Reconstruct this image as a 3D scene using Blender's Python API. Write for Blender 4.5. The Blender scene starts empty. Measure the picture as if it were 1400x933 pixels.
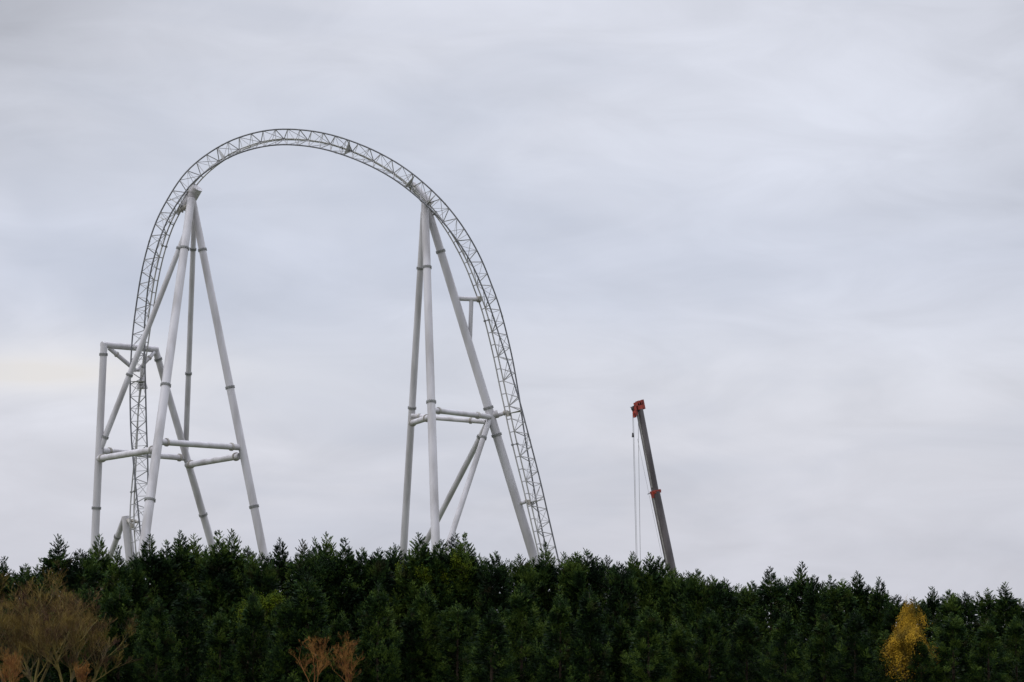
import bpy, math, random
from mathutils import Vector, Matrix
random.seed(7)
R = math.radians
sc = bpy.context.scene
col = sc.collection
V = Vector

# ------------------------------------------------------------------ camera
CAM_Z = 1.7
F = 3500.0                     # focal length in pixels of the 1400 px wide photo
HOR = 905.0
PITCH = math.atan((HOR - 466.5) / F)
cd = bpy.data.cameras.new('camera')
cam = bpy.data.objects.new('camera', cd)
col.objects.link(cam)
cam.location = (0, 0, CAM_Z)
cam.rotation_euler = (R(90) + PITCH, 0, 0)
cd.sensor_width = 36.0
cd.lens = F / 1400 * 36
cd.clip_start = 1.0
cd.clip_end = 20000
sc.camera = cam
cp, sp = math.cos(PITCH), math.sin(PITCH)

def P(px, py, Y):
    """point at distance Y that the photo shows at px, py"""
    x = (px - 700) / F
    u = (466.5 - py) / F
    d = V((x, cp - u * sp, sp + u * cp))
    k = Y / d.y
    return V((d.x * k, Y, CAM_Z + d.z * k))

# ------------------------------------------------------------------ materials
def new_mat(name):
    m = bpy.data.materials.new(name)
    m.use_nodes = True
    nt = m.node_tree
    return m, nt, nt.nodes['Principled BSDF']

def noise_mat(name, c1, c2, scale=1.0, rough=.6, detail=5, lo=.35, hi=.65, coord='Object', stretch=(1, 1, 1), metallic=0, bump=0, spec=.4, c3=None):
    m, nt, b = new_mat(name)
    tc = nt.nodes.new('ShaderNodeTexCoord')
    mp = nt.nodes.new('ShaderNodeMapping')
    mp.inputs['Scale'].default_value = stretch
    no = nt.nodes.new('ShaderNodeTexNoise')
    no.inputs['Scale'].default_value = scale
    no.inputs['Detail'].default_value = detail
    cr = nt.nodes.new('ShaderNodeValToRGB')
    cr.color_ramp.elements[0].position = lo
    cr.color_ramp.elements[1].position = hi
    cr.color_ramp.elements[0].color = (*c1, 1)
    cr.color_ramp.elements[1].color = (*c2, 1)
    if c3:
        e = cr.color_ramp.elements.new(min(1, hi + .12)); e.color = (*c3, 1)
    nt.links.new(tc.outputs[coord], mp.inputs[0])
    nt.links.new(mp.outputs[0], no.inputs['Vector'])
    nt.links.new(no.outputs['Fac'], cr.inputs[0])
    nt.links.new(cr.outputs[0], b.inputs['Base Color'])
    b.inputs['Roughness'].default_value = rough
    b.inputs['Metallic'].default_value = metallic
    b.inputs['Specular IOR Level'].default_value = spec
    if bump:
        bp = nt.nodes.new('ShaderNodeBump')
        bp.inputs['Strength'].default_value = bump
        nt.links.new(no.outputs['Fac'], bp.inputs['Height'])
        nt.links.new(bp.outputs[0], b.inputs['Normal'])
    return m

M_white = noise_mat('white_paint', (.395, .375, .38), (.585, .565, .59), .55, .5, 6, .32, .60, stretch=(1, 1, .16))
M_grey = noise_mat('grey_paint', (.36, .33, .29), (.46, .44, .41), .5, .5, 6, .38, .62, stretch=(1, 1, .16))
M_flange = noise_mat('flange_steel', (.17, .17, .17), (.28, .28, .27), 2, .5)
M_rail = noise_mat('rail_steel', (.13, .13, .14), (.20, .20, .215), .6, .45, metallic=.2)
M_bars = noise_mat('lattice_paint', (.36, .35, .355), (.50, .49, .50), .5, .5)
M_spine = noise_mat('spine_paint', (.30, .29, .27), (.46, .45, .43), .5, .5)
M_boom = noise_mat('boom_paint', (.065, .056, .06), (.13, .115, .12), .9, .5, 8, .38, .62, stretch=(1, 1, .25))
M_boomlight = noise_mat('boom_light_strip', (.20, .19, .18), (.34, .32, .31), .9, .5)
M_red = noise_mat('red_paint', (.13, .016, .012), (.40, .05, .028), 2.6, .5)
M_dark = noise_mat('dark_steel', (.02, .02, .022), (.05, .05, .05), 3, .5)
M_rope = noise_mat('steel_rope', (.20, .20, .20), (.3, .3, .3), 5, .6)
M_bark = noise_mat('conifer_bark', (.05, .033, .022), (.10, .07, .05), 3, .9, stretch=(1, 1, .2))
M_lichen = noise_mat('lichen_bark', (.075, .055, .03), (.21, .16, .045), 2.2, .9, 6, .35, .6, stretch=(1, 1, .35))
M_twig = noise_mat('bare_twigs', (.075, .042, .028), (.20, .14, .04), .8, .9, 5, .42, .6, spec=.08)
M_twigred = noise_mat('red_twigs', (.13, .052, .022), (.30, .15, .045), 1.6, .9, 4, .35, .65, spec=.08)
M_ytrunk = noise_mat('autumn_bark', (.07, .045, .025), (.12, .09, .06), 3, .9)
M_yleaf = noise_mat('autumn_leaves', (.12, .08, .012), (.40, .235, .018), 1.3, .85, 6, .38, .6, spec=.08)
M_gleaf = noise_mat('yellow_green_leaves', (.025, .05, .006), (.085, .11, .006), 1.5, .85, 5, .36, .6, spec=.05)
M_ground = noise_mat('grass_ground', (.035, .05, .018), (.07, .085, .03), .15, .95, 8, .35, .65, coord='Object', bump=.2)

def foliage_mat(name, dark, mid, light):
    m, nt, b = new_mat(name)
    tc = nt.nodes.new('ShaderNodeTexCoord')
    oi = nt.nodes.new('ShaderNodeObjectInfo')
    add = nt.nodes.new('ShaderNodeVectorMath'); add.operation = 'ADD'
    mul = nt.nodes.new('ShaderNodeMath'); mul.operation = 'MULTIPLY'; mul.inputs[1].default_value = 57
    nt.links.new(oi.outputs['Random'], mul.inputs[0])
    nt.links.new(tc.outputs['Object'], add.inputs[0])
    nt.links.new(mul.outputs[0], add.inputs[1])
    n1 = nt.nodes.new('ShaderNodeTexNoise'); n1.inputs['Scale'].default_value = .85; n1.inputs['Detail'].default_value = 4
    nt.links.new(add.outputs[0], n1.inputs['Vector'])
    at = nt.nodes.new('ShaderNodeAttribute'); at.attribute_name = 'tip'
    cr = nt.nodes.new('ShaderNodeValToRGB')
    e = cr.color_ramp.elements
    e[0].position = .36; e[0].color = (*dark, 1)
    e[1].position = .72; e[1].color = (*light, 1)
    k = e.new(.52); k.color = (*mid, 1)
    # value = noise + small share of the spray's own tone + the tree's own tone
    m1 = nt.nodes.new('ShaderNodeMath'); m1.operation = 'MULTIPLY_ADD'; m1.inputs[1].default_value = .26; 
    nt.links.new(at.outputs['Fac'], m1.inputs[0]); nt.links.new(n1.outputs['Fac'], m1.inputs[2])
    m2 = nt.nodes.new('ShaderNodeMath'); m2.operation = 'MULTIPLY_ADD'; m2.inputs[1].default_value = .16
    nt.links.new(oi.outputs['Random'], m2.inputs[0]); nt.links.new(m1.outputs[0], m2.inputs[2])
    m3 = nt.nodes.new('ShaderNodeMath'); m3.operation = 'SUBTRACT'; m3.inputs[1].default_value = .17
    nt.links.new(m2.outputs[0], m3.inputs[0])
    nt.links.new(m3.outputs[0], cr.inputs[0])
    n2 = nt.nodes.new('ShaderNodeTexNoise'); n2.inputs['Scale'].default_value = .6; n2.inputs['Detail'].default_value = 3
    ad2 = nt.nodes.new('ShaderNodeVectorMath'); ad2.operation = 'ADD'; ad2.inputs[1].default_value = (31, 17, 5)
    nt.links.new(add.outputs[0], ad2.inputs[0]); nt.links.new(ad2.outputs[0], n2.inputs['Vector'])
    r2 = nt.nodes.new('ShaderNodeValToRGB'); r2.color_ramp.elements[0].position = .60; r2.color_ramp.elements[1].position = .70
    nt.links.new(n2.outputs['Fac'], r2.inputs[0])
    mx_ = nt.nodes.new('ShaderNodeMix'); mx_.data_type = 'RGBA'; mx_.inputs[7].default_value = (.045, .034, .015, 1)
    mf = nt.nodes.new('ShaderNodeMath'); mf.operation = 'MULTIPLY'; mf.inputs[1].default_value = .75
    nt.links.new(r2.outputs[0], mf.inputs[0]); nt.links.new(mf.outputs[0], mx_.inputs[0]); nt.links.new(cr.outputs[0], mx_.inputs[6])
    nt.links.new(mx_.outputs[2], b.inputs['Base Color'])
    b.inputs['Roughness'].default_value = .75
    b.inputs['Specular IOR Level'].default_value = .15
    return m
M_fol = foliage_mat('conifer_foliage', (.006, .016, .006), (.024, .056, .012), (.10, .150, .024))

# ------------------------------------------------------------------ mesh builder
class MB:
    def __init__(s):
        s.v = []; s.f = []; s.tone = []
    def tube(s, pts, rad, n=8, cap=True):
        pts = [V(p) for p in pts]
        if not hasattr(rad, '__len__'): rad = [rad] * len(pts)
        base = len(s.v)
        ref = None
        for i, p in enumerate(pts):
            a = pts[max(0, i - 1)]; b = pts[min(len(pts) - 1, i + 1)]
            t = (b - a).normalized()
            if ref is None:
                ref = V((0, 1, 0)) if abs(t.y) < .9 else V((1, 0, 0))
            x = (ref - t * ref.dot(t)).normalized(); ref = x
            y = t.cross(x)
            for k in range(n):
                q = 2 * math.pi * k / n
                s.v.append(p + (x * math.cos(q) + y * math.sin(q)) * rad[i])
        for i in range(len(pts) - 1):
            for k in range(n):
                k2 = (k + 1) % n
                s.f.append((base + i * n + k, base + i * n + k2, base + (i + 1) * n + k2, base + (i + 1) * n + k))
        if cap:
            s.f.append(tuple(base + k for k in range(n))[::-1])
            s.f.append(tuple(base + (len(pts) - 1) * n + k for k in range(n)))
        return s
    def box(s, c, ax, ay, az):
        """box at c with half-vectors ax, ay, az"""
        b = len(s.v)
        for i in (-1, 1):
            for j in (-1, 1):
                for k in (-1, 1):
                    s.v.append(c + ax * i + ay * j + az * k)
        for q in ((0, 1, 3, 2), (4, 6, 7, 5), (0, 4, 5, 1), (2, 3, 7, 6), (0, 2, 6, 4), (1, 5, 7, 3)):
            s.f.append(tuple(b + i for i in q))
        return s
    def leaf(s, p, d, side, l, w, tone=0.):
        b = len(s.v)
        m = p + d * (l * .45)
        s.v += [p, m + side * (w * .5), p + d * l, m - side * (w * .5)]
        s.f.append((b, b + 1, b + 2, b + 3))
        s.tone.append(tone)
    def build(s, name, mat, parent=None, smooth=True, org=None):
        me = bpy.data.meshes.new(name)
        o0 = V(org) if org is not None else V((0, 0, 0))
        me.from_pydata([tuple(p - o0) for p in s.v], [], s.f)
        if s.tone and len(s.tone) == len(s.f):
            a = me.attributes.new('tip', 'FLOAT', 'FACE')
            a.data.foreach_set('value', s.tone)
        if smooth:
            me.polygons.foreach_set('use_smooth', [True] * len(me.polygons))
            me.set_sharp_from_angle(angle=R(50))
        me.materials.append(mat)
        me.update()
        o = bpy.data.objects.new(name, me)
        col.objects.link(o)
        if parent: 
            o.parent = parent
        o.location = o0 - (0 * o0)
        if parent and org is not None: o.location = o0 - V(parent_world(parent))
        return o

def parent_world(p):
    q = V((0, 0, 0))
    while p:
        q += p.location; p = p.parent
    return q

def tag(o, label=None, cat=None, group=None, kind=None):
    if label: o['label'] = label
    if cat: o['category'] = cat
    if group: o['group'] = group
    if kind: o['kind'] = kind
    return o

def empty(name, loc=(0, 0, 0)):
    o = bpy.data.objects.new(name, None)
    o.empty_display_size = 1
    o.location = loc
    col.objects.link(o)
    return o

# ------------------------------------------------------------------ ground
g = MB()
NX = 40
for j in range(NX + 1):
    for i in range(NX + 1):
        x = -6000 + 12000 * i / NX; y = -500 + 12500 * j / NX
        g.v.append(V((x, y, 0)))
for j in range(NX):
    for i in range(NX):
        a = j * (NX + 1) + i
        g.f.append((a, a + 1, a + NX + 2, a + NX + 1))
tag(g.build('ground', M_ground, smooth=False), kind='structure')

# ------------------------------------------------------------------ roller coaster
coaster = empty('roller_coaster', (-33, 350, 0))
tag(coaster, 'white steel roller coaster with a tall lattice track arch on tubular column towers', 'roller coaster')
ORG = coaster.location.copy()

def cpart(mb, name, mat, parent=coaster, smooth=True):
    # geometry is in world space: shift it to the parent's frame
    o = mb.build(name, mat, None, smooth)
    o.parent = parent
    o.location = -ORG if parent == coaster else (0, 0, 0)
    return o

# control points of the outer rail: px, py, distance, roll of the track section
CT = [
    (262, 912, 356, -80), (236, 885, 356, -78), (215, 845, 355, -76), (203, 800, 354.5, -74), (195, 745, 354, -70), (190.5, 702, 354, -62), (184.5, 645, 354, -38), (180, 600, 354, -18),
    (178, 550, 354, -5), (178, 505, 354, 14), (180.5, 455, 354, 34), (186.5, 407, 353.4, 44), (193, 368, 352.6, 46), (201.3, 334.6, 352, 44),
    (212, 303, 351.5, 41), (226, 275, 351, 38), (246.5, 243, 350.4, 29), (268.4, 221, 350, 20), (296, 202, 349.5, 13),
    (325, 188.3, 349, 7), (361, 179, 348.5, 0), (397, 176.8, 348, -2), (438.6, 181.4, 347, -4), (477, 192, 346.2, -3), (516, 208, 345.5, 1),
    (552, 228.6, 345, 7), (584, 254, 344.6, 14), (612, 282, 344.8, 24), (636, 314, 345.2, 34), (656.5, 350, 346, 44),
    (670.8, 385, 346.8, 50), (683, 418.6, 347.4, 53), (694, 460, 347.9, 60), (701.8, 494.6, 348.2, 70), (709, 535, 348.4, 83), (716, 569, 348.4, 95),
    (726.3, 609.6, 348.4, 106), (738.4, 657, 348.4, 117), (748.6, 702, 348.4, 123), (762, 760, 348.4, 125), (775, 815, 348.4, 126), (788, 870, 348.4, 126), (797, 908, 348.4, 126)]
GA, DE = 2.16, 1.9
def cr(a, b, c, d, t):
    return .5 * ((2 * b) + (-a + c) * t + (2 * a - 5 * b + 4 * c - d) * t * t + (-a + 3 * b - 3 * c + d) * t ** 3)
samp = []
for i in range(len(CT) - 1):
    q = [CT[max(0, i - 1)], CT[i], CT[i + 1], CT[min(len(CT) - 1, i + 2)]]
    for k in range(12):
        t = k / 12
        samp.append([cr(q[0][j], q[1][j], q[2][j], q[3][j], t) for j in range(4)])
samp.append(list(CT[-1]))
# smooth the traced outline a little
for _ in range(14):
    samp = [samp[0]] + [[(samp[i - 1][j] + 2 * samp[i][j] + samp[i + 1][j]) / 4 for j in range(4)] for i in range(1, len(samp) - 1)] + [samp[-1]]
Wp = [P(a, b, c) for a, b, c, _ in samp]
th = [R(s[3]) for s in samp]
dist = [0]
for i in range(1, len(Wp)): dist.append(dist[-1] + (Wp[i] - Wp[i - 1]).length)
def at(s):
    s = max(0, min(dist[-1] - 1e-4, s))
    lo = 0
    import bisect
    lo = max(0, bisect.bisect_right(dist, s) - 1)
    lo = min(lo, len(dist) - 2)
    t = (s - dist[lo]) / (dist[lo + 1] - dist[lo])
    p = Wp[lo].lerp(Wp[lo + 1], t); a = th[lo] * (1 - t) + th[lo + 1] * t
    T = (Wp[min(lo + 3, len(Wp) - 1)] - Wp[max(0, lo - 2)]).normalized()
    N = T.cross(V((0, 1, 0))).normalized()
    ctr = P(440, 600, 350)
    if N.dot(ctr - p) < 0: N = -N
    D = T.cross(N).normalized()
    if D.y < 0: D = -D
    U = N * math.sin(a) + D * math.cos(a)
    S = N * math.cos(a) - D * math.sin(a)
    M = p + N * (GA / 2 * math.sqrt(math.cos(a) ** 2 + .01))
    return M, T, U, S
SPW = .33
def railp(s, side):
    M, T, U, S = at(s); return M + S * (side * GA / 2)
def spinep(s, side):
    M, T, U, S = at(s); return M + U * (DE + side * SPW)
LT = dist[-1]
ns = int(LT / .9)
rails_ = {}; spines_ = {}
for side in (-1, 1):
    rails_[side] = cpart(MB().tube([railp(LT * i / ns, side) for i in range(ns + 1)], .108, 8), 'rail', M_rail)
for side in (-1, 1):
    spines_[side] = cpart(MB().tube([spinep(LT * i / ns, side) for i in range(ns + 1)], .10, 8), 'spine_tube', M_spine)
lat = MB(); plates = MB(); fl = MB()
PL = 3.5
n = int(LT / PL)
for k in range(n + 1):
    s = k * PL
    for side in (-1, 1):
        a = spinep(s, -1)
        for ds in (-.25, .25):
            if 0 < s + ds * PL < LT:
                lat.tube([a, railp(s + ds * PL, side)], .070, 5, False)
        if s + 1 * PL < LT:
            lat.tube([railp(s + .25 * PL, side), spinep(s + PL, -1)], .042, 5, False)
            lat.tube([railp(s + .75 * PL, side), spinep(s + .5 * PL, -1)], .036, 5, False)
    for ds in (-.25, .25):
        if 0 < s + ds * PL < LT:
            lat.tube([railp(s + ds * PL, -1), railp(s + ds * PL, 1)], .045, 5, False)
    if s + PL < LT:
        sg = 1 if k % 2 else -1
        lat.tube([railp(s + .25 * PL, -sg), railp(s + .75 * PL, sg)], .033, 5, False)
    for ds in (0, .5):
        if s + ds * PL < LT:
            lat.tube([spinep(s + ds * PL, -1), spinep(s + ds * PL, 1)], .075, 6, False)
    if k % 5 == 2:      # bolted joints between the track pieces
        ss = s + .5 * PL
        for side in (-1, 1):
            for fn, r in ((railp, .14), (spinep, .20)):
                p0 = fn(ss, side); T = at(ss)[1]
                cpart(MB().tube([p0 - T * .11, p0 + T * .11], r, 8), 'joint_flange', M_flange, rails_[side] if fn is railp else spines_[side])
cpart(lat, 'lattice', M_bars)
def s_near(px, py):
    best = None
    for i in range(0, int(LT * 2)):
        M = at(i / 2)[0]
        d = M - V((0, 0, CAM_Z))
        # project
        z = d.y * cp + d.z * sp; y = -d.y * sp + d.z * cp
        X = 700 + F * d.x / z; Yp = 466.5 - F * y / z
        e = (X - px) ** 2 + (Yp - py) ** 2
        if best is None or e < best[0]: best = (e, i / 2)
    return best[1]
def plate(px, py, both=True):
    """closed cross frame: a plate between the two rails and the spine"""
    s = s_near(px, py)
    M, T, U, S = at(s)
    a, b = railp(s, -1), railp(s, 1); c, d = spinep(s, 1) + S * .12, spinep(s, 1) - S * .12
    m = MB()
    for o in (-.03, .03):
        m.v += [a + T * o, b + T * o, c + T * o, d + T * o]
    m.f += [(0, 1, 2, 3), (7, 6, 5, 4), (0, 4, 5, 1), (1, 5, 6, 2), (2, 6, 7, 3), (3, 7, 4, 0)]
    cpart(m, 'gusset_plate', M_spine, smooth=False)
for q in ((236, 272), (222, 298), (301, 210), (475, 204), (560, 246), (591, 273), (632, 325), (186, 522), (720, 563), (741, 684)):
    plate(*q)

def column(pts, r0, r1, rings=(), mat=M_white, name='support_column', nseg=24, ringr=1.26):
    """pts: list of (px, py, Y); rings given as py pixels along the line"""
    W = [P(*p) for p in pts]
    m = MB()
    nn = len(W)
    m.tube(W, [r0 + (r1 - r0) * i / (nn - 1) for i in range(nn)], nseg)
    o = cpart(m, name, mat)
    for t in rings:
        # t = fraction of the first-to-last line
        a, b = W[0], W[-1]
        if nn > 2:
            L = [(W[i + 1] - W[i]).length for i in range(nn - 1)]; tot = sum(L) * t; i = 0
            while tot > L[i] and i < nn - 2: tot -= L[i]; i += 1
            c = W[i].lerp(W[i + 1], tot / L[i]); d = (W[i + 1] - W[i]).normalized()
        else:
            c = a.lerp(b, t); d = (b - a).normalized()
        r = (r0 + (r1 - r0) * t)
        mm = MB().tube([c - d * .115, c - d * .02], r * ringr, nseg).tube([c + d * .02, c + d * .115], r * ringr, nseg).tube([c - d * .03, c + d * .03], r * 1.08, nseg)
        fo = cpart(mm, 'flange', M_flange, o)
    return o
def yt(pts, py):
    """fraction at image height py for a straight column (both ends given)"""
    a, b = pts[0], pts[-1]
    return (py - a[1]) / (b[1] - a[1])
def ext(a, b, gpy=None, Yb=None):
    """extend the line a->b in the picture down to ground"""
    return b
def grounded(a, b):
    """a, b world points; extend a->b to the ground"""
    t = a.z / (a.z - b.z)
    return a + (b - a) * t
def colw(a, b, r0, r1, ringpy=(), mat=M_white, down=True, name='support_column'):
    """column through picture points a and b (px,py,Y), carried down to the ground"""
    A, B = P(*a), P(*b)
    G = grounded(A, B) if down else B
    tot = (G - A).length
    frac = []
    for py in ringpy:
        # find t whose projection is at py
        lo, hi = 0., 1.
        for _ in range(30):
            mid = (lo + hi) / 2
            p = A.lerp(G, mid) - V((0, 0, CAM_Z))
            z = p.y * cp + p.z * sp; y = -p.y * sp + p.z * cp
            yy = 466.5 - F * y / z
            if (yy < py) == (a[1] < b[1]): lo = mid
            else: hi = mid
        frac.append((lo + hi) / 2)
    m = MB().tube([A.lerp(G, i / 6) for i in range(7)], [r0 + (r1 - r0) * i / 6 for i in range(7)], 28)
    o = cpart(m, name, mat)
    d = (G - A).normalized()
    for t in frac:
        c = A.lerp(G, t); r = r0 + (r1 - r0) * t
        mm = MB().tube([c - d * .12, c - d * .02], r * 1.2, 28).tube([c + d * .02, c + d * .12], r * 1.2, 28).tube([c - d * .03, c + d * .03], r * 1.05, 28)
        # ring of bolts
        x = d.orthogonal().normalized(); y = d.cross(x)
        for k in range(14):
            q = 2 * math.pi * k / 14
            bp = c + (x * math.cos(q) + y * math.sin(q)) * r * 1.15
            mm.tube([bp - d * .19, bp + d * .19], .045, 5)
        cpart(mm, 'flange', M_flange if r > .3 else M_grey, o)
    return o
def beam(a, b, r, rings=(.07, .93), mat=M_white, name='cross_beam'):
    A, B = P(*a), P(*b)
    o = cpart(MB().tube([A, B], r, 24), name, mat)
    d = (B - A).normalized()
    for t in rings:
        c = A.lerp(B, t)
        mm = MB().tube([c - d * .12, c - d * .02], r * 1.35, 24).tube([c + d * .02, c + d * .12], r * 1.35, 24).tube([c - d * .03, c + d * .03], r * 1.05, 24)
        cpart(mm, 'flange', M_grey, o)
    return o

# --- left tower
AP = (263, 272, 351.6)
colw((261.5, 272, 351.2), (195.5, 754, 334), .56, .66, (340, 527, 684))                    # front column
colw((262.5, 271, 352), (360.6, 759, 348), .50, .60, (342, 530, 693), M_white)            # right column
cl = colw((266, 285, 352.6), (253.8, 618, 365.2), .37, .40, (341, 511), M_white, down=False)    # rear middle
colw((259, 305, 351.4), (138, 612, 352.8), .36, .42, (340, 513, 598), M_white, down=False) # left thin
colw((142.2, 470, 353), (129.3, 748, 352.6), .48, .60, (485, 695))                        # left post
colw((212.5, 478, 359.5), (291, 750, 369), .47, .58, (491.5, 704))                        # rear column of the portal
beam((139.5, 471.5, 353), (214.5, 478, 359.6), .46, (), name='cross_beam')
beam((149, 476, 354), (186, 507, 356.6), .30, (.28,), M_white, 'brace')
beam((211, 482, 359.0), (188, 507, 356.8), .26, (.3,), M_white, 'brace')
# cone that carries the spine
s0 = s_near(188, 518)
M, T, U, S = at(s0)
sp0 = M + U * (DE + .25)
if T.z < 0: T = -T
cpart(MB().tube([sp0 - T * 1.3 , sp0 - T * 1.15, sp0 + T * .1, sp0 + T * 1.6], [.75, .75, .36, .30], 20), 'cone_bracket', M_white)
s1 = s_near(190, 474); M, T, U, S = at(s1)
cpart(MB().tube([M + U * DE, P(190, 476, 357.2)], .22, 12), 'track_bracket', M_white)
beam((134.5, 627.5, 352.7), (214, 614.5, 338.9), .44)
beam((139, 616.5, 353.2), (253, 626.5, 364.8), .42, (.09, .93))
beam((220, 604.5, 339.4), (328, 612, 349.2), .42, (.07, .89))
beam((256, 636, 364.8), (328, 623.8, 349.2), .44, (.08, .93))
# head of the left tower
cpart(MB().tube([P(270, 257, 351.4), P(258.5, 277, 352.4)], .78, 28), 'tower_head', M_white)
def bracket(px, py, tpt, r=.34, col_=M_grey):
    s = s_near(px, py); M, T, U, S = at(s)
    a = M + U * DE
    o = cpart(MB().tube([a, P(*tpt)], [r * .6, r], 16), 'track_bracket', col_)
    d = (P(*tpt) - a).normalized()
    cpart(MB().tube([a - T * .35, a + T * .35], .26, 10).tube([a + d * .35, a + d * .5], r * 1.15, 16), 'clamp', M_grey, o)
bracket(247, 259, (263, 264, 351.8), .5)
bracket(233, 284, (258, 281, 352.2), .42)
cpart(MB().tube([P(250.5, 286, 352.8), P(259.5, 272, 352.2)], [.56, .62], 20), 'tower_head', M_white)
# stub column low on the left
cpart(MB().tube([P(171.5, 706, 357), P(174.5, 730, 357), grounded(P(171.5, 706, 357), P(177.5, 757, 357))], [.53, .64, .74], 26), 'support_column', M_white)
colw((170, 709, 357.2), (154, 751, 361), .40, .44, (734,), M_white)
bracket(192, 715, (174, 710, 357), .26)
beam((174, 711, 357), (189, 714, 356), .2, (.4, .7), M_grey, 'brace')

# --- right tower
colw((581, 282, 346.8), (595.6, 742, 335), .52, .60, (366, 550))
colw((579.5, 290, 347.2), (552.3, 742, 358.5), .44, .55, (367, 558), M_white)
colw((584.5, 285, 347.2), (728, 756, 349.5), .54, .66, (344, 558, 595), M_white)
cpart(MB().tube([P(563, 252, 348.0), P(588, 281, 348.2)], [.55, .72], 24), 'tower_head', M_white)
cpart(MB().tube([P(583, 275, 348.0), P(581, 300, 347.2)], [.7, .56], 24), 'tower_head', M_white)
bracket(565, 246, (567, 256, 348), .42)
bracket(589, 270, (586, 279, 348), .42)
# side arm
beam((625, 408.2, 347.9), (658, 409.6, 348.4), .33, (.86,), M_white, 'side_arm')
beam((644.5, 410, 348.2), (642.5, 466, 348.4), .29, (), M_white, 'brace')
bracket(672, 405, (656, 409.6, 348.4), .24)
# frame at mid height
beam((592, 561, 340.2), (672, 570.5, 348.5), .37, (.09, .76))
beam((563, 569, 352.8), (664, 577, 348.6), .33, (.10, .80))
beam((562, 579, 352.6), (591, 569.5, 340.4), .40, (.08, .75))
beam((672, 571, 348.6), (694, 563.5, 348.5), .27, (.8,), M_white, 'side_arm')
bracket(708, 562, (693, 564, 348.5), .24)
cpart(MB().tube([P(665, 570, 348.6), P(681, 566, 348.6)], [.5, .55], 20), 'node_sleeve', M_white)
colw((669, 574, 348.6), (583.6, 739, 358), .40, .42, (598,), M_white)
colw((669, 574, 348.4), (614.7, 739, 341), .38, .40, (599,), M_white)
beam((708, 690, 349), (722, 685, 348.8), .24, (.3, .85), M_white, 'side_arm')
bracket(737, 684, (721, 685, 348.8), .22)

# ------------------------------------------------------------------ mobile crane
YC = 330
top = P(874.6, 560, YC); joint = P(896.3, 673, YC); bot = P(918.6, 776, YC)
direc = (top - bot).normalized()
base = bot + direc * (-(bot.z - 3.0) / direc.z)
crane = empty('mobile_crane', (base.x, base.y, 0))
tag(crane, 'dark grey telescopic crane boom with red head and collar rising behind the trees', 'crane')
def kpart(mb, name, mat, smooth=False, parent=crane):
    o = mb.build(name, mat, None, smooth); o.parent = parent
    o.location = -crane.location if parent == crane else (0, 0, 0)
    return o
bx = direc.cross(V((0, 1, 0))).normalized()
if bx.x < 0: bx = -bx
rot = Matrix.Rotation(R(28), 3, direc)
bx = rot @ bx; by = direc.cross(bx).normalized()
def boom(a, b, w, h, name, mat):
    m = MB()
    # ten sided boom profile: flat top, rounded belly
    prof = [(-.5, .5), (-.42, .56), (.42, .56), (.5, .5), (.5, -.25), (.36, -.48), (.12, -.58), (-.12, -.58), (-.36, -.48), (-.5, -.25)]
    for p in (a, b):
        for x, y in prof: m.v.append(p + bx * x * w + by * y * h)
    k = len(prof)
    for i in range(k):
        j = (i + 1) % k
        m.f.append((i, j, k + j, k + i))
    m.f.append(tuple(range(k))[::-1]); m.f.append(tuple(range(k, 2 * k)))
    return kpart(m, name, mat)
b1 = boom(joint - direc * .3, top, .72, .86, 'upper_boom', M_boom)
b2 = boom(base, joint, .92, 1.08, 'lower_boom', M_boom)
# pale strip along the boom's left face
for (a, b, w) in ((joint + direc * .6, top - direc * .3, .40), (base, joint - direc * .5, .51)):
    c = (a + b) / 2 - bx * (w - .025) + by * -.02
    kpart(MB().box(c, bx * .06, by * .13, (b - a) / 2), 'cable_tray', M_boomlight)
# scuffed lettering-like wear marks of the upper boom are part of its paint
col_m = MB()
for t, w, h in ((0, .98, 1.13), (.2, 1.04, 1.18)):
    c = joint + direc * (t - .1)
    col_m.box(c, bx * w * .5, by * h * .5, direc * .10)
col_m.box(joint - bx * .50 - direc * .32, bx * .10, by * .3, direc * .36)
col_m.box(joint + bx * .56 + direc * .05, bx * .1, by * .22, direc * .22)
kpart(col_m, 'boom_collar', M_red)
kpart(MB().tube([joint - bx * .6, joint - bx * 1.25 - direc * .1], .05, 6), 'rope_guide', M_dark)
hm = MB()
lx = V((1, 0, 0))
hm.box(top + direc * .22 + bx * .03, bx * .46, by * .46, direc * .28)
for k in range(4):
    c = top + direc * (.72 + .14 * (k % 2)) + bx * (-.44 + .34 * k)
    hm.box(c, bx * .075, by * .40, direc * .26)
hm.box(top - bx * .78 - direc * .15, bx * .2, by * .3, direc * .62)
hm.box(top - bx * .95 - direc * .65, bx * .13, by * .22, direc * .3)
hm.box(top + bx * .5 + direc * .55, bx * .14, by * .42, direc * .62)
head = kpart(hm, 'boom_head', M_red)
for c, r in ((top - bx * .82 + direc * .25, .34), (top + bx * .1 + direc * .75, .3)):
    kpart(MB().tube([c - by * .2, c + by * .2], r, 16), 'pulley', M_dark, True, head)
kpart(MB().tube([top - bx * .7 + direc * .4, top - bx * 1.35 + direc * .45], .045, 6), 'rope_guide', M_dark)
def rope(a, b, r=.035, name='hoist_rope'):
    A, B = P(*a), P(*b)
    return kpart(MB().tube([A, B], r, 6), name, M_rope, True)
rope((865.0, 568, YC - .3), (871.5, 830, YC - .3), .03)
rope((866.2, 568, YC + .2), (873.0, 830, YC + .2), .022)
rope((872.4, 566, YC - .6), (876.5, 830, YC - .6), .032)
rope((871.5, 600, YC + .6), (913, 800, YC + .6), .016, 'thin_line')
kpart(MB().tube([P(865.2, 592, YC - .3), P(865.3, 598, YC - .3)], [.10, .16], 10), 'rope_socket', M_dark, True)
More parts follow.
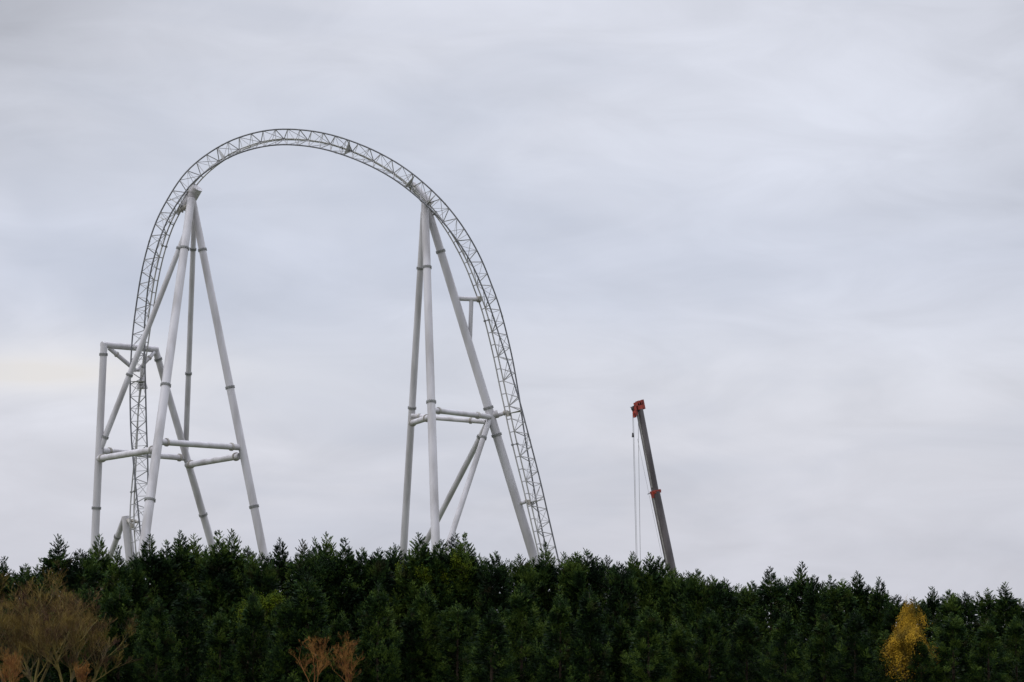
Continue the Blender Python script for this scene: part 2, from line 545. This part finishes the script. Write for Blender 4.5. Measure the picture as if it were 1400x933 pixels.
kpart(MB().tube([P(871.5, 830, YC - .3), P(871.6, 842, YC - .3)], [.25, .35], 10), 'hook_block', M_dark, True)
# carrier below, hidden behind the belt of trees
cx, cy = base.x, base.y
kpart(MB().box(V((cx, cy, 1.35)), V((6.5, 0, 0)), V((0, 1.35, 0)), V((0, 0, .45))), 'chassis', M_dark)
kpart(MB().box(V((cx - 5.6, cy, 2.35)), V((.9, 0, 0)), V((0, 1.25, 0)), V((0, 0, .55))), 'cab', M_red)
kpart(MB().tube([V((cx, cy, 1.8)), V((cx, cy, 2.3))], 1.3, 24), 'turntable', M_dark, True)
kpart(MB().box(V((cx + .6, cy, 3.0)), V((2.2, 0, 0)), V((0, 1.2, 0)), V((0, 0, .7))), 'counterweight', M_red)
for xx in (-5, -3.4, 1.6, 3.2, 4.8):
    for yy in (-1.2, 1.2):
        kpart(MB().tube([V((cx + xx, cy + yy - .2, .7)), V((cx + xx, cy + yy + .2, .7))], .7, 20), 'wheel', M_dark, True)

# ------------------------------------------------------------------ conifers
def conifer_meshes(seed, leaders, Rm=2.1, fat=1.0):
    """crown and trunk mesh data for a tree 10 m tall whose first leader tops out at (0,0,10)"""
    rnd = random.Random(seed)
    m = MB(); tr = MB()
    tr.tube([V((0, 0, 0)), V((.03, 0, 3)), V((0, .02, 6.5)), V((0, 0, 9.3))], [.14, .11, .06, .01], 8)
    UP = V((0, 0, 1))
    def rv(s): return V((rnd.uniform(-s, s), rnd.uniform(-s, s), rnd.uniform(-s, s)))
    def spray(p, d, L, tone):
        """one feathery shoot: a curving axis with short scaly twiglets swept forward on both sides"""
        steps = max(4, int(L / .048))
        q = V(p); dd = V(d)
        sd = (dd.cross(UP) + rv(.5)).normalized()
        for i in range(steps):
            f = i / steps
            q = q + dd * (L / steps)
            dd = (dd + UP * .05 + rv(.05)).normalized()
            bl = (.26 - .17 * f) * rnd.uniform(.7, 1.25) * min(1, .5 + L)
            for s_ in (-1, 1):
                bd = (dd * rnd.uniform(1.0, 1.6) + sd * s_ * rnd.uniform(.3, .8) + rv(.2)).normalized()
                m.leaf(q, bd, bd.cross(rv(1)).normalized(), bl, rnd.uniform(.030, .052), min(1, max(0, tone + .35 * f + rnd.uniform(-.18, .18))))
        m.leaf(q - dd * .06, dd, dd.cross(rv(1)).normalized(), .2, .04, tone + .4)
    def plume(apex, ax, L, rb, n_, tone):
        """a pointed plume of shoots; widest at its foot, each shoot sweeping up and out"""
        ax = ax.normalized(); x = ax.orthogonal().normalized(); y = ax.cross(x)
        k = rnd.uniform(0, 6)
        bend = rv(.10)
        spray(apex - ax * .34, (ax + rv(.1)).normalized(), .36, tone + .2)
        for i in range(n_):
            f = ((i + .6) / n_) ** .8
            k += 2.4 + rnd.uniform(-.5, .5)
            r = rb * (.14 + .86 * f) * rnd.uniform(.6, 1.3)
            if rnd.random() < .16: r *= 1.5
            o = x * math.cos(k) + y * math.sin(k)
            base = apex - ax * (L * f) + bend * (f * L * .5)
            d = (o * rnd.uniform(.75, 1.15) + ax * rnd.uniform(.45, 1.05) + UP * rnd.uniform(-.1, .15)).normalized()
            sl = max(.16, r * 1.15)
            q0 = base - ax * (sl * .35)
            if sl < .42: spray(q0, d, sl, tone)
            else:
                spray(q0 + d * sl * .3, d, sl * .75, tone)
                dd = d
                for j in range(int(2 + sl * 3)):
                    g = rnd.uniform(.25, .8)
                    sdv = (dd.cross(ax) * (1 if j % 2 else -1) + rv(.25)).normalized()
                    spray(q0 + d * (sl * g), (dd * 1.0 + sdv * rnd.uniform(.4, .9) + ax * .3).normalized(), (.20 + .22 * rnd.random()) * (1.25 - .5 * g), tone)
    def prof(t):
        if t > .80: return .30 + (1 - t) / .20 * (.85 * fat)
        if t > .45: return .30 + .85 * fat + (.80 - t) / .35 * (Rm - .30 - .85 * fat)
        return Rm
    for li, (lx_, ly_, lh) in enumerate(leaders):
        ax = V((rnd.uniform(-.06, .06) + lx_ * .06, rnd.uniform(-.06, .06) + ly_ * .06, 1))
        plume(V((lx_, ly_, 10 * lh)), ax, rnd.uniform(2.0, 2.4) if li == 0 else 1.7, .88 * fat if li == 0 else .62 * fat, 56 if li == 0 else 40, rnd.uniform(.05, .45))
    # side plumes over the whole crown, in loose tiers
    z = 9.0; k = rnd.uniform(0, 6)
    while z > .25:
        r = prof(z / 10)
        k += 2.399 + rnd.uniform(-.45, .45)
        rr = r * (rnd.uniform(.62, .92) if rnd.random() < .55 else rnd.uniform(.92, 1.16))
        o = V((math.cos(k), math.sin(k), 0))
        ln = rnd.uniform(.18, .75)
        ax = (UP + o * ln + rv(.08))
        big = rnd.random()
        plume(o * rr + V((0, 0, z)), ax, 1.1 + .9 * big, (.46 + .26 * big), int(16 + 14 * big), rnd.uniform(0, .55) if rnd.random() < .8 else rnd.uniform(.5, .9))
        z -= (.16 if z > 7.5 else .11 if z > 4 else .13) * rnd.uniform(.6, 1.4)
    # old inner growth near the trunk
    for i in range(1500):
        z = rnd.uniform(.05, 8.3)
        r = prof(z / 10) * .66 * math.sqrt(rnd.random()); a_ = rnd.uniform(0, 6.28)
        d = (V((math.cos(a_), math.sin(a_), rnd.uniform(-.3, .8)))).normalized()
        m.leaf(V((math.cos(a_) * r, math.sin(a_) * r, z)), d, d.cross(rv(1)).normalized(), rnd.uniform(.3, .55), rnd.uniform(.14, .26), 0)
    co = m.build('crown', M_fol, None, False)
    to = tr.build('trunk', M_bark, None, True)
    cm, tm = co.data, to.data
    bpy.data.objects.remove(co); bpy.data.objects.remove(to)
    return cm, tm

VAR = {
    'spire': (conifer_meshes(1, [(0, 0, 1)], 2.0), 'slender pointed'),
    'spire2': (conifer_meshes(2, [(0, 0, 1), (.8, .1, .90)], 2.1), 'pointed'),
    'twin': (conifer_meshes(3, [(0, 0, 1), (-.85, .2, .965), (.6, -.3, .88)], 2.2), 'twin-tipped'),
    'ragged': (conifer_meshes(4, [(0, 0, 1), (-.7, -.2, .93), (.9, .2, .945), (.1, .8, .9)], 2.25, 1.1), 'ragged-topped'),
    'bushy': (conifer_meshes(5, [(0, 0, 1), (-.95, 0, .955), (1.0, .1, .96), (.5, -.6, .94), (-.4, -.5, .93), (1.5, .2, .90), (-1.5, 0, .90)], 2.4, 1.3), 'bushy round-shouldered'),
    'bushy2': (conifer_meshes(6, [(0, 0, 1), (-.7, -.3, .98), (1.05, -.2, .93), (-1.3, .2, .92), (.4, .7, .95)], 2.35, 1.2), 'bushy blunt-topped'),
    'spire3': (conifer_meshes(8, [(0, 0, 1), (-.9, -.1, .87)], 1.9, .85), 'narrow pointed'),
}
SKY = [  # px, py of the tip, kind
    (-14, 752, 'spire'), (5, 760, 'spire3'), (35, 770, 'ragged'), (52, 771, 'bushy'), (80, 730, 'spire'), (110, 750, 'ragged'), (136, 730, 'spire2'), (161, 745, 'spire3'),
    (183, 757, 'bushy2'), (205, 730, 'spire'), (227, 738, 'spire3'), (246, 725, 'spire2'), (265, 730, 'twin'), (283, 746, 'bushy'), (300, 725, 'spire3'), (317, 723, 'spire'),
    (339, 746, 'ragged'), (358, 755, 'bushy2'), (382, 735, 'spire2'), (414, 737, 'spire'), (430, 749, 'bushy2'), (446, 727, 'twin'), (472, 735, 'spire3'), (495, 748, 'ragged'),
    (518, 748, 'bushy'), (541, 744, 'bushy2'), (572, 728, 'spire2'), (590, 754, 'bushy'), (603, 737, 'ragged'), (623, 729, 'spire'), (635, 728, 'spire3'), (655, 758, 'bushy2'),
    (677, 753, 'ragged'), (710, 757, 'bushy'), (729, 762, 'bushy2'), (746, 741, 'spire3'), (771, 754, 'spire'), (789, 754, 'bushy'), (802, 751, 'bushy2'), (830, 759, 'bushy'),
    (850, 770, 'bushy2'), (865, 754, 'twin'), (887, 755, 'spire2'), (902, 760, 'ragged'), (922, 776, 'bushy'), (941, 781, 'bushy2'), (953, 777, 'ragged'), (973, 785, 'bushy'),
    (991, 790, 'bushy2'), (1010, 797, 'bushy'), (1028, 793, 'ragged'), (1053, 774, 'spire2'), (1075, 788, 'bushy2'), (1096, 767, 'spire'), (1113, 785, 'ragged'), (1135, 785, 'spire3'), (1152, 790, 'bushy'),
    (1171, 780, 'spire2'), (1187, 799, 'bushy2'), (1202, 788, 'spire'), (1226, 812, 'ragged'), (1250, 815, 'bushy'), (1275, 801, 'spire3'), (1298, 805, 'ragged'),
    (1319, 808, 'bushy2'), (1350, 803, 'twin'), (1374, 795, 'spire'), (1395, 818, 'bushy'), (1418, 806, 'spire2')]
LOW = [  # lower trees standing in front of the skyline row
    (22, 827, 'bushy'), (71, 800, 'bushy2'), (118, 796, 'ragged'), (164, 795, 'spire2'), (216, 813, 'spire2'), (257, 793, 'spire2'), (302, 829, 'spire3'), (347, 808, 'spire2'), (395, 815, 'bushy'),
    (421, 780, 'spire'), (468, 834, 'spire'), (517, 793, 'spire2'), (563, 830, 'spire2'), (582, 795, 'spire'), (626, 824, 'bushy'), (672, 829, 'spire'), (713, 791, 'spire2'),
    (766, 812, 'twin'), (806, 798, 'spire3'), (848, 840, 'spire3'), (886, 828, 'ragged'), (925, 845, 'spire3'), (969, 829, 'ragged'), (1020, 838, 'bushy2'), (1073, 832, 'spire2'),
    (1126, 838, 'spire2'), (1168, 831, 'spire2'), (1211, 860, 'twin'), (1258, 869, 'twin'), (1302, 836, 'ragged'), (1350, 844, 'twin'), (1388, 839, 'twin')]
ZONES = [
    (100, 'left of the leftmost white post'),
    (190, 'below the leftmost white post'),
    (290, 'between left tower front and rear feet'),
    (366, 'between left tower rear and right feet'),
    (546, 'in the gap between the towers'),
    (645, 'below the right tower struts'),
    (768, 'at the foot of the falling track'),
    (858, 'between falling track and crane ropes'),
    (928, 'directly below the crane boom'),
    (1045, 'in the dip right of the crane'),
    (1215, 'between the dip and yellow tree'),
    (1310, 'around the yellow autumn tree'),
    (9999, 'past the yellow tree')]
def zone(px):
    for i, (x, t) in enumerate(ZONES):
        if px < x: return i
ORD = ['first', 'second', 'third', 'fourth', 'fifth', 'sixth', 'seventh', 'eighth', 'ninth', 'tenth', 'eleventh']
def plant(lst, Y0, Y1, rowname, group, sr):
    rnd = random.Random(sr)
    cnt = {}
    for px, py, kind in lst:
        z = zone(px); cnt[z] = cnt.get(z, 0) + 1
        Y = rnd.uniform(Y0, Y1)
        tip = P(px, py, Y)
        (cm, tm), look = VAR[kind]
        s = (tip.z - .08) / 10.0
        root = empty('conifer_tree', (tip.x, Y, 0))
        root.rotation_euler.z = rnd.uniform(0, 6.28)
        wx = rnd.uniform(.92, 1.15) * (1 if s > .75 else 1.35 if s < .55 else 1.15)
        root.scale = (s * wx, s * wx, s)
        tag(root, f'{look} conifer, {ORD[cnt[z]-1]} from left {rowname} {ZONES[z][1]}', 'conifer', group)
        for nm, me in (('crown', cm), ('trunk', tm)):
            o = bpy.data.objects.new(nm, me); col.objects.link(o); o.parent = root
plant(SKY, 176, 186, 'on skyline', 'conifers forming the skyline of the tree belt', 11)
plant(LOW, 165, 171, 'in front row', 'lower conifers standing in front of the belt', 12)

# ------------------------------------------------------------------ bare trees
def bare_tree(name, label, cat, base_px, top_py, Y, spread, seed, m_tr, m_tw, stems=3, group=None, twr=.0095, dens=1.0, leafm=None, taper=0, maxlev=4, low=.22, thick=1.0, gs=.16):
    rnd = random.Random(seed)
    tip = P(base_px, top_py, Y); H = tip.z
    root = empty(name, (tip.x, Y, 0))
    tag(root, label, cat, group)
    tr = MB(); tw = MB(); lf = MB()
    def grow(p, d, L, r, lev):
        pts = [V(p)]; rad = [r]
        q = V(p); dd = V(d)
        n_ = 5 if lev < 2 else 4
        for i in range(n_):
            dd = (dd + V((rnd.uniform(-.16, .16), rnd.uniform(-.16, .16), rnd.uniform(-.02, .13)))).normalized()
            q = q + dd * (L / n_)
            pts.append(V(q)); rad.append(r * (1 - .62 * (i + 1) / n_))
        if lev <= 2: tr.tube(pts, rad, 6 if lev < 2 else 4, False)
        else: tw.tube(pts, [min(twr, max(twr * .5, x)) for x in rad], 3, False)
        if leafm and lev >= 2:
            for pt in pts[1:]:
                for _ in range(8 if lev > 2 else 4):
                    o_ = V((rnd.gauss(0, gs), rnd.gauss(0, gs), rnd.gauss(0, gs)))
                    dv = V((rnd.uniform(-1, 1), rnd.uniform(-1, 1), rnd.uniform(-1, .4))).normalized()
                    lf.leaf(pt + o_, dv, dv.orthogonal().normalized(), rnd.uniform(.07, .14), rnd.uniform(.05, .09), rnd.random())
        if lev < maxlev:
            nb = {0: 7, 1: 5, 2: 5, 3: 4}[lev]
            nb = int(nb * dens + rnd.random())
            for b in range(nb):
                f = rnd.uniform(low, 1.0)
                i = min(n_ - 1, int(f * n_)); t = f * n_ - i
                bp = pts[i].lerp(pts[i + 1], t)
                ax = (pts[i + 1] - pts[i]).normalized()
                sd = V((rnd.uniform(-1, 1), rnd.uniform(-1, 1), rnd.uniform(-.2, .5))).normalized()
                bd = (ax * rnd.uniform(.8, 1.2) + sd * spread * rnd.uniform(.6, 1.1) + V((0, 0, .12))).normalized()
                grow(bp, bd, L * rnd.uniform(.42, .66) * (1.1 - .3 * f), rad[i] * rnd.uniform(.42, .62), lev + 1)
    for s_ in range(stems):
        a = 6.28 * s_ / stems + rnd.uniform(-.6, .6)
        d = V((math.cos(a) * rnd.uniform(.12, .34), math.sin(a) * .2, 1)).normalized()
        grow(V((math.cos(a) * .12, math.sin(a) * .12, -.05)), d, H * rnd.uniform(.62, .75), (.06 + .006 * H) * thick, 0)
    # bring the crown's top to the height the photo shows
    mz = max(v.z for v in tw.v)
    k = H / mz
    for mb in (tr, tw, lf):
        for v in mb.v:
            v.z *= k
            if taper:
                q_ = 1.25 - taper * max(0, v.z) / H
                v.x *= q_; v.y *= q_
    tr.build('trunk', m_tr, root); 
    if leafm:
        tw.build('twigs', m_tw, root)
        lf.build('crown', leafm, root, False)
    else: tw.build('twigs', m_tw, root)
    return root
G1 = 'bare trees at the left edge'
bare_tree('bare_tree', 'leafless tree cut by the left edge, olive brown twigs', 'bare tree', 12, 782, 158, 1.0, 21, M_lichen, M_twig, 2, G1, .0095, 1.25, None, .2, 4, .12, .8)
bare_tree('bare_tree', 'tallest leafless tree with yellow lichened trunk, second from the left edge', 'bare tree', 52, 766, 157, 1.1, 22, M_lichen, M_twig, 3, G1, .0095, 1.25, None, .2, 4, .12, .8)
bare_tree('bare_tree', 'lower leafless tree with forked trunk, just right of the tallest bare tree', 'bare tree', 94, 797, 156, .95, 23, M_lichen, M_twig, 2, G1, .0095, 1.25, None, .2, 4, .12, .8)
bare_tree('bare_tree', 'rightmost lichened leafless tree of the left cluster, spreading twigs', 'bare tree', 119, 802, 157.5, .85, 24, M_lichen, M_twig, 2, G1, .0095, 1.25, None, .2, 4, .12, .8)
G2 = 'russet twiggy shrubs at the foot of the belt'
bare_tree('bare_shrub', 'reddish leafless shrub low in the bottom left corner', 'shrub', 14, 880, 152, 1.0, 25, M_twigred, M_twigred, 4, G2, .007, .9, None, 0, 4, .10, .45)
bare_tree('bare_shrub', 'low russet shrub at the bottom edge below the lichened bare trees', 'shrub', 112, 902, 152, 1.1, 26, M_twigred, M_twigred, 4, G2, .007, .85, None, 0, 4, .10, .4)
bare_tree('bare_shrub', 'orange brown leafless bush, left one of the central pair', 'shrub', 430, 868, 154, 0.95, 27, M_twigred, M_twigred, 4, G2, .007, .8, None, 0, 4, .10, .45)
bare_tree('bare_shrub', 'orange brown leafless bush, right and taller one of the central pair', 'shrub', 478, 863, 154.5, 1.2, 28, M_twigred, M_twigred, 4, G2, .007, .8, None, 0, 4, .10, .45)
bare_tree('autumn_tree', 'deciduous tree with yellow and orange autumn leaves near the right end', 'tree', 1243, 823, 167, 1.5, 29, M_ytrunk, M_ytrunk, 5, None, .010, .66, M_yleaf, 1.0, 4, .06, .7, .26)

bare_tree('broadleaf_tree', 'small yellow-green broadleaf crown on skyline at the foot of the right tower front column', 'tree', 593, 758, 179, .3, 31, M_ytrunk, M_ytrunk, 2, None, .012, .9, M_gleaf)
bare_tree('broadleaf_tree', 'yellow-green leafy tree tip among dark conifers below the left tower right column', 'tree', 331, 813, 173.5, .3, 33, M_ytrunk, M_ytrunk, 1, None, .012, .7, M_gleaf)

# ------------------------------------------------------------------ sky and light
w = bpy.data.worlds.new('World'); sc.world = w; w.use_nodes = True
nt = w.node_tree; nt.nodes.clear()
Nn = nt.nodes.new; Lk = nt.links.new
out = Nn('ShaderNodeOutputWorld'); bg = Nn('ShaderNodeBackground')
bg.inputs['Strength'].default_value = .1
sky = Nn('ShaderNodeTexSky'); sky.sky_type = 'NISHITA'; sky.sun_disc = False
SUN = V((-.80, -.45, .62)).normalized()
sky.sun_elevation = math.asin(SUN.z); sky.sun_rotation = math.atan2(SUN.x, SUN.y)
sky.air_density = 1.0; sky.dust_density = 2.0
tc = Nn('ShaderNodeTexCoord')
sep = Nn('ShaderNodeSeparateXYZ'); Lk(tc.outputs['Generated'], sep.inputs[0])
def math_(op, a, b=None, c=None, clamp=False):
    n_ = Nn('ShaderNodeMath'); n_.operation = op; n_.use_clamp = clamp
    for i, x in enumerate((a, b, c)):
        if x is None: continue
        if isinstance(x, (int, float)): n_.inputs[i].default_value = x
        else: Lk(x, n_.inputs[i])
    return n_.outputs[0]
zc = math_('MAXIMUM', sep.outputs['Z'], 0.0)
zz = math_('ADD', zc, .10)
u = math_('DIVIDE', sep.outputs['X'], zz)
v = math_('DIVIDE', sep.outputs['Y'], zz)
cmb = Nn('ShaderNodeCombineXYZ'); Lk(u, cmb.inputs[0]); Lk(v, cmb.inputs[1])
def noise(vec, scale, detail, rough, off, stretch=(1, 1, 1), rotz=0, dist_=0):
    mp = Nn('ShaderNodeMapping'); mp.inputs['Location'].default_value = off; mp.inputs['Scale'].default_value = stretch; mp.inputs['Rotation'].default_value = (0, 0, rotz)
    Lk(vec, mp.inputs[0])
    no = Nn('ShaderNodeTexNoise'); no.inputs['Scale'].default_value = scale; no.inputs['Detail'].default_value = detail; no.inputs['Roughness'].default_value = rough; no.inputs['Distortion'].default_value = dist_
    Lk(mp.outputs[0], no.inputs['Vector'])
    return no.outputs['Fac']
nA = noise(tc.outputs['Generated'], 4.2, 4, .5, (3.1, 1.7, .6), (1, 1, 2.7), R(6), .6)            # broad layers
nB = noise(tc.outputs['Generated'], 15, 6, .55, (8.3, 2.2, 1.1), (1, 1, 3.0), R(-8), .7)        # smaller streaks
# elevation gradient of the cloud deck (z = sine of elevation)
er = Nn('ShaderNodeValToRGB'); er.color_ramp.interpolation = 'B_SPLINE'
def lin(c): return tuple(((x / 255 + .055) / 1.055) ** 2.4 if x > 10 else x / 3294 for x in c)
stops = [(0.0, (197, 198, 208)), (.045, (204, 205, 215)), (.085, (212, 213, 222)), (.115, (216, 218, 227)), (.15, (208, 213, 228)), (.19, (212, 216, 228)), (.235, (214, 217, 228)), (.28, (210, 213, 224))]
els = er.color_ramp.elements
els[0].position = 0; els[0].color = (*lin(stops[0][1]), 1)
els[1].position = .28; els[1].color = (*lin(stops[-1][1]), 1)
for p_, c_ in stops[1:-1]:
    e_ = els.new(p_); e_.color = (*lin(c_), 1)
Lk(zc, er.inputs[0])
# brightness: noise contrast, and the overhead part of an overcast sky is brighter
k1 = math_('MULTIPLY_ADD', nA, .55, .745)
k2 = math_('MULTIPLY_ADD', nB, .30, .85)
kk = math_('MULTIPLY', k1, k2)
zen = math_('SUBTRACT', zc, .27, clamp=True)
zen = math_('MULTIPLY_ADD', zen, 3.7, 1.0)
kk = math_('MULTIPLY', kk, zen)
back = math_('MULTIPLY_ADD', math_('MULTIPLY', sep.outputs['Y'], -1.6, clamp=True), -.36, 1.0)   # unseen sky behind the camera, dimmed to deepen shading on columns and trees
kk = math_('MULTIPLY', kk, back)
# pale gap in the deck low on the left
def blob(dirv, sx, sz, amp):
    dx = math_('SUBTRACT', sep.outputs['X'], dirv.x); dz = math_('SUBTRACT', sep.outputs['Z'], dirv.z)
    a = math_('MULTIPLY', dx, 1 / sx); a = math_('MULTIPLY', a, a)
    b = math_('MULTIPLY', dz, 1 / sz); b = math_('MULTIPLY', b, b)
    s_ = math_('ADD', a, b); s_ = math_('MULTIPLY', s_, -1.0)
    e_ = math_('EXPONENT', s_)
    front = math_('GREATER_THAN', sep.outputs['Y'], 0.0)
    e_ = math_('MULTIPLY', e_, front)
    return math_('MULTIPLY', e_, amp)
def dirp(px, py): return (P(px, py, 100) - V((0, 0, CAM_Z))).normalized()
gap = math_('ADD', blob(dirp(15, 510), .05, .0062, 1.0), blob(dirp(110, 495), .09, .012, .45))
darkc = math_('ADD', blob(dirp(-60, -20), .080, .060, .34), blob(dirp(1480, 60), .055, .12, .20))
darkc = math_('ADD', darkc, blob(dirp(-60, 680), .07, .02, .06))
kk = math_('SUBTRACT', kk, darkc)
gap = math_('MULTIPLY', gap, math_('MULTIPLY_ADD', nB, 1.2, .4))
kk = math_('ADD', kk, math_('MULTIPLY', gap, .15))
mulc = Nn('ShaderNodeMix'); mulc.data_type = 'RGBA'; mulc.blend_type = 'MULTIPLY'; mulc.inputs[0].default_value = 1
Lk(er.outputs[0], mulc.inputs[6])
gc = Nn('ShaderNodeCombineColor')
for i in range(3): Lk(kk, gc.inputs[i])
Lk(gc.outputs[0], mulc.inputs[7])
warm = Nn('ShaderNodeMix'); warm.data_type = 'RGBA'; warm.blend_type = 'MIX'
Lk(math_('MULTIPLY', gap, .8, clamp=True), warm.inputs[0]); Lk(mulc.outputs[2], warm.inputs[6]); warm.inputs[7].default_value = (*lin((229, 226, 225)), 1)
# bluish veil where the deck is thinner
thin = Nn('ShaderNodeMix'); thin.data_type = 'RGBA'
tf = math_('MULTIPLY', math_('SUBTRACT', .52, nA, clamp=True), 1.6, clamp=True)
Lk(tf, thin.inputs[0]); Lk(warm.outputs[2], thin.inputs[6]); thin.inputs[7].default_value = (*lin((190, 200, 220)), 1)
sc10 = Nn('ShaderNodeMix'); sc10.data_type = 'RGBA'; sc10.blend_type = 'MULTIPLY'; sc10.inputs[0].default_value = 1; sc10.clamp_result = False
Lk(thin.outputs[2], sc10.inputs[6]); sc10.inputs[7].default_value = (10.2, 10.2, 10.2, 1)
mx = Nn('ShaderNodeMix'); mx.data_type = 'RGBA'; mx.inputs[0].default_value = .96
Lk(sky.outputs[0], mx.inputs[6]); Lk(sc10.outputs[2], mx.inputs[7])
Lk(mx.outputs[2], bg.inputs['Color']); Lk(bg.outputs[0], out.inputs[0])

sl = bpy.data.lights.new('sun', 'SUN'); sl.energy = .7; sl.angle = R(25); sl.color = (1, .97, .92)
so = bpy.data.objects.new('sun', sl); col.objects.link(so)
so.rotation_euler = SUN.to_track_quat('Z', 'Y').to_euler()

sc.view_settings.view_transform = 'Standard'
sc.view_settings.look = 'None'
sc.view_settings.exposure = 0
sc.view_settings.gamma = 1
sc.view_settings.use_curve_mapping = False
sc.cycles.filter_width = 1.5
sc.cycles.max_bounces = 4
sc.cycles.diffuse_bounces = 2
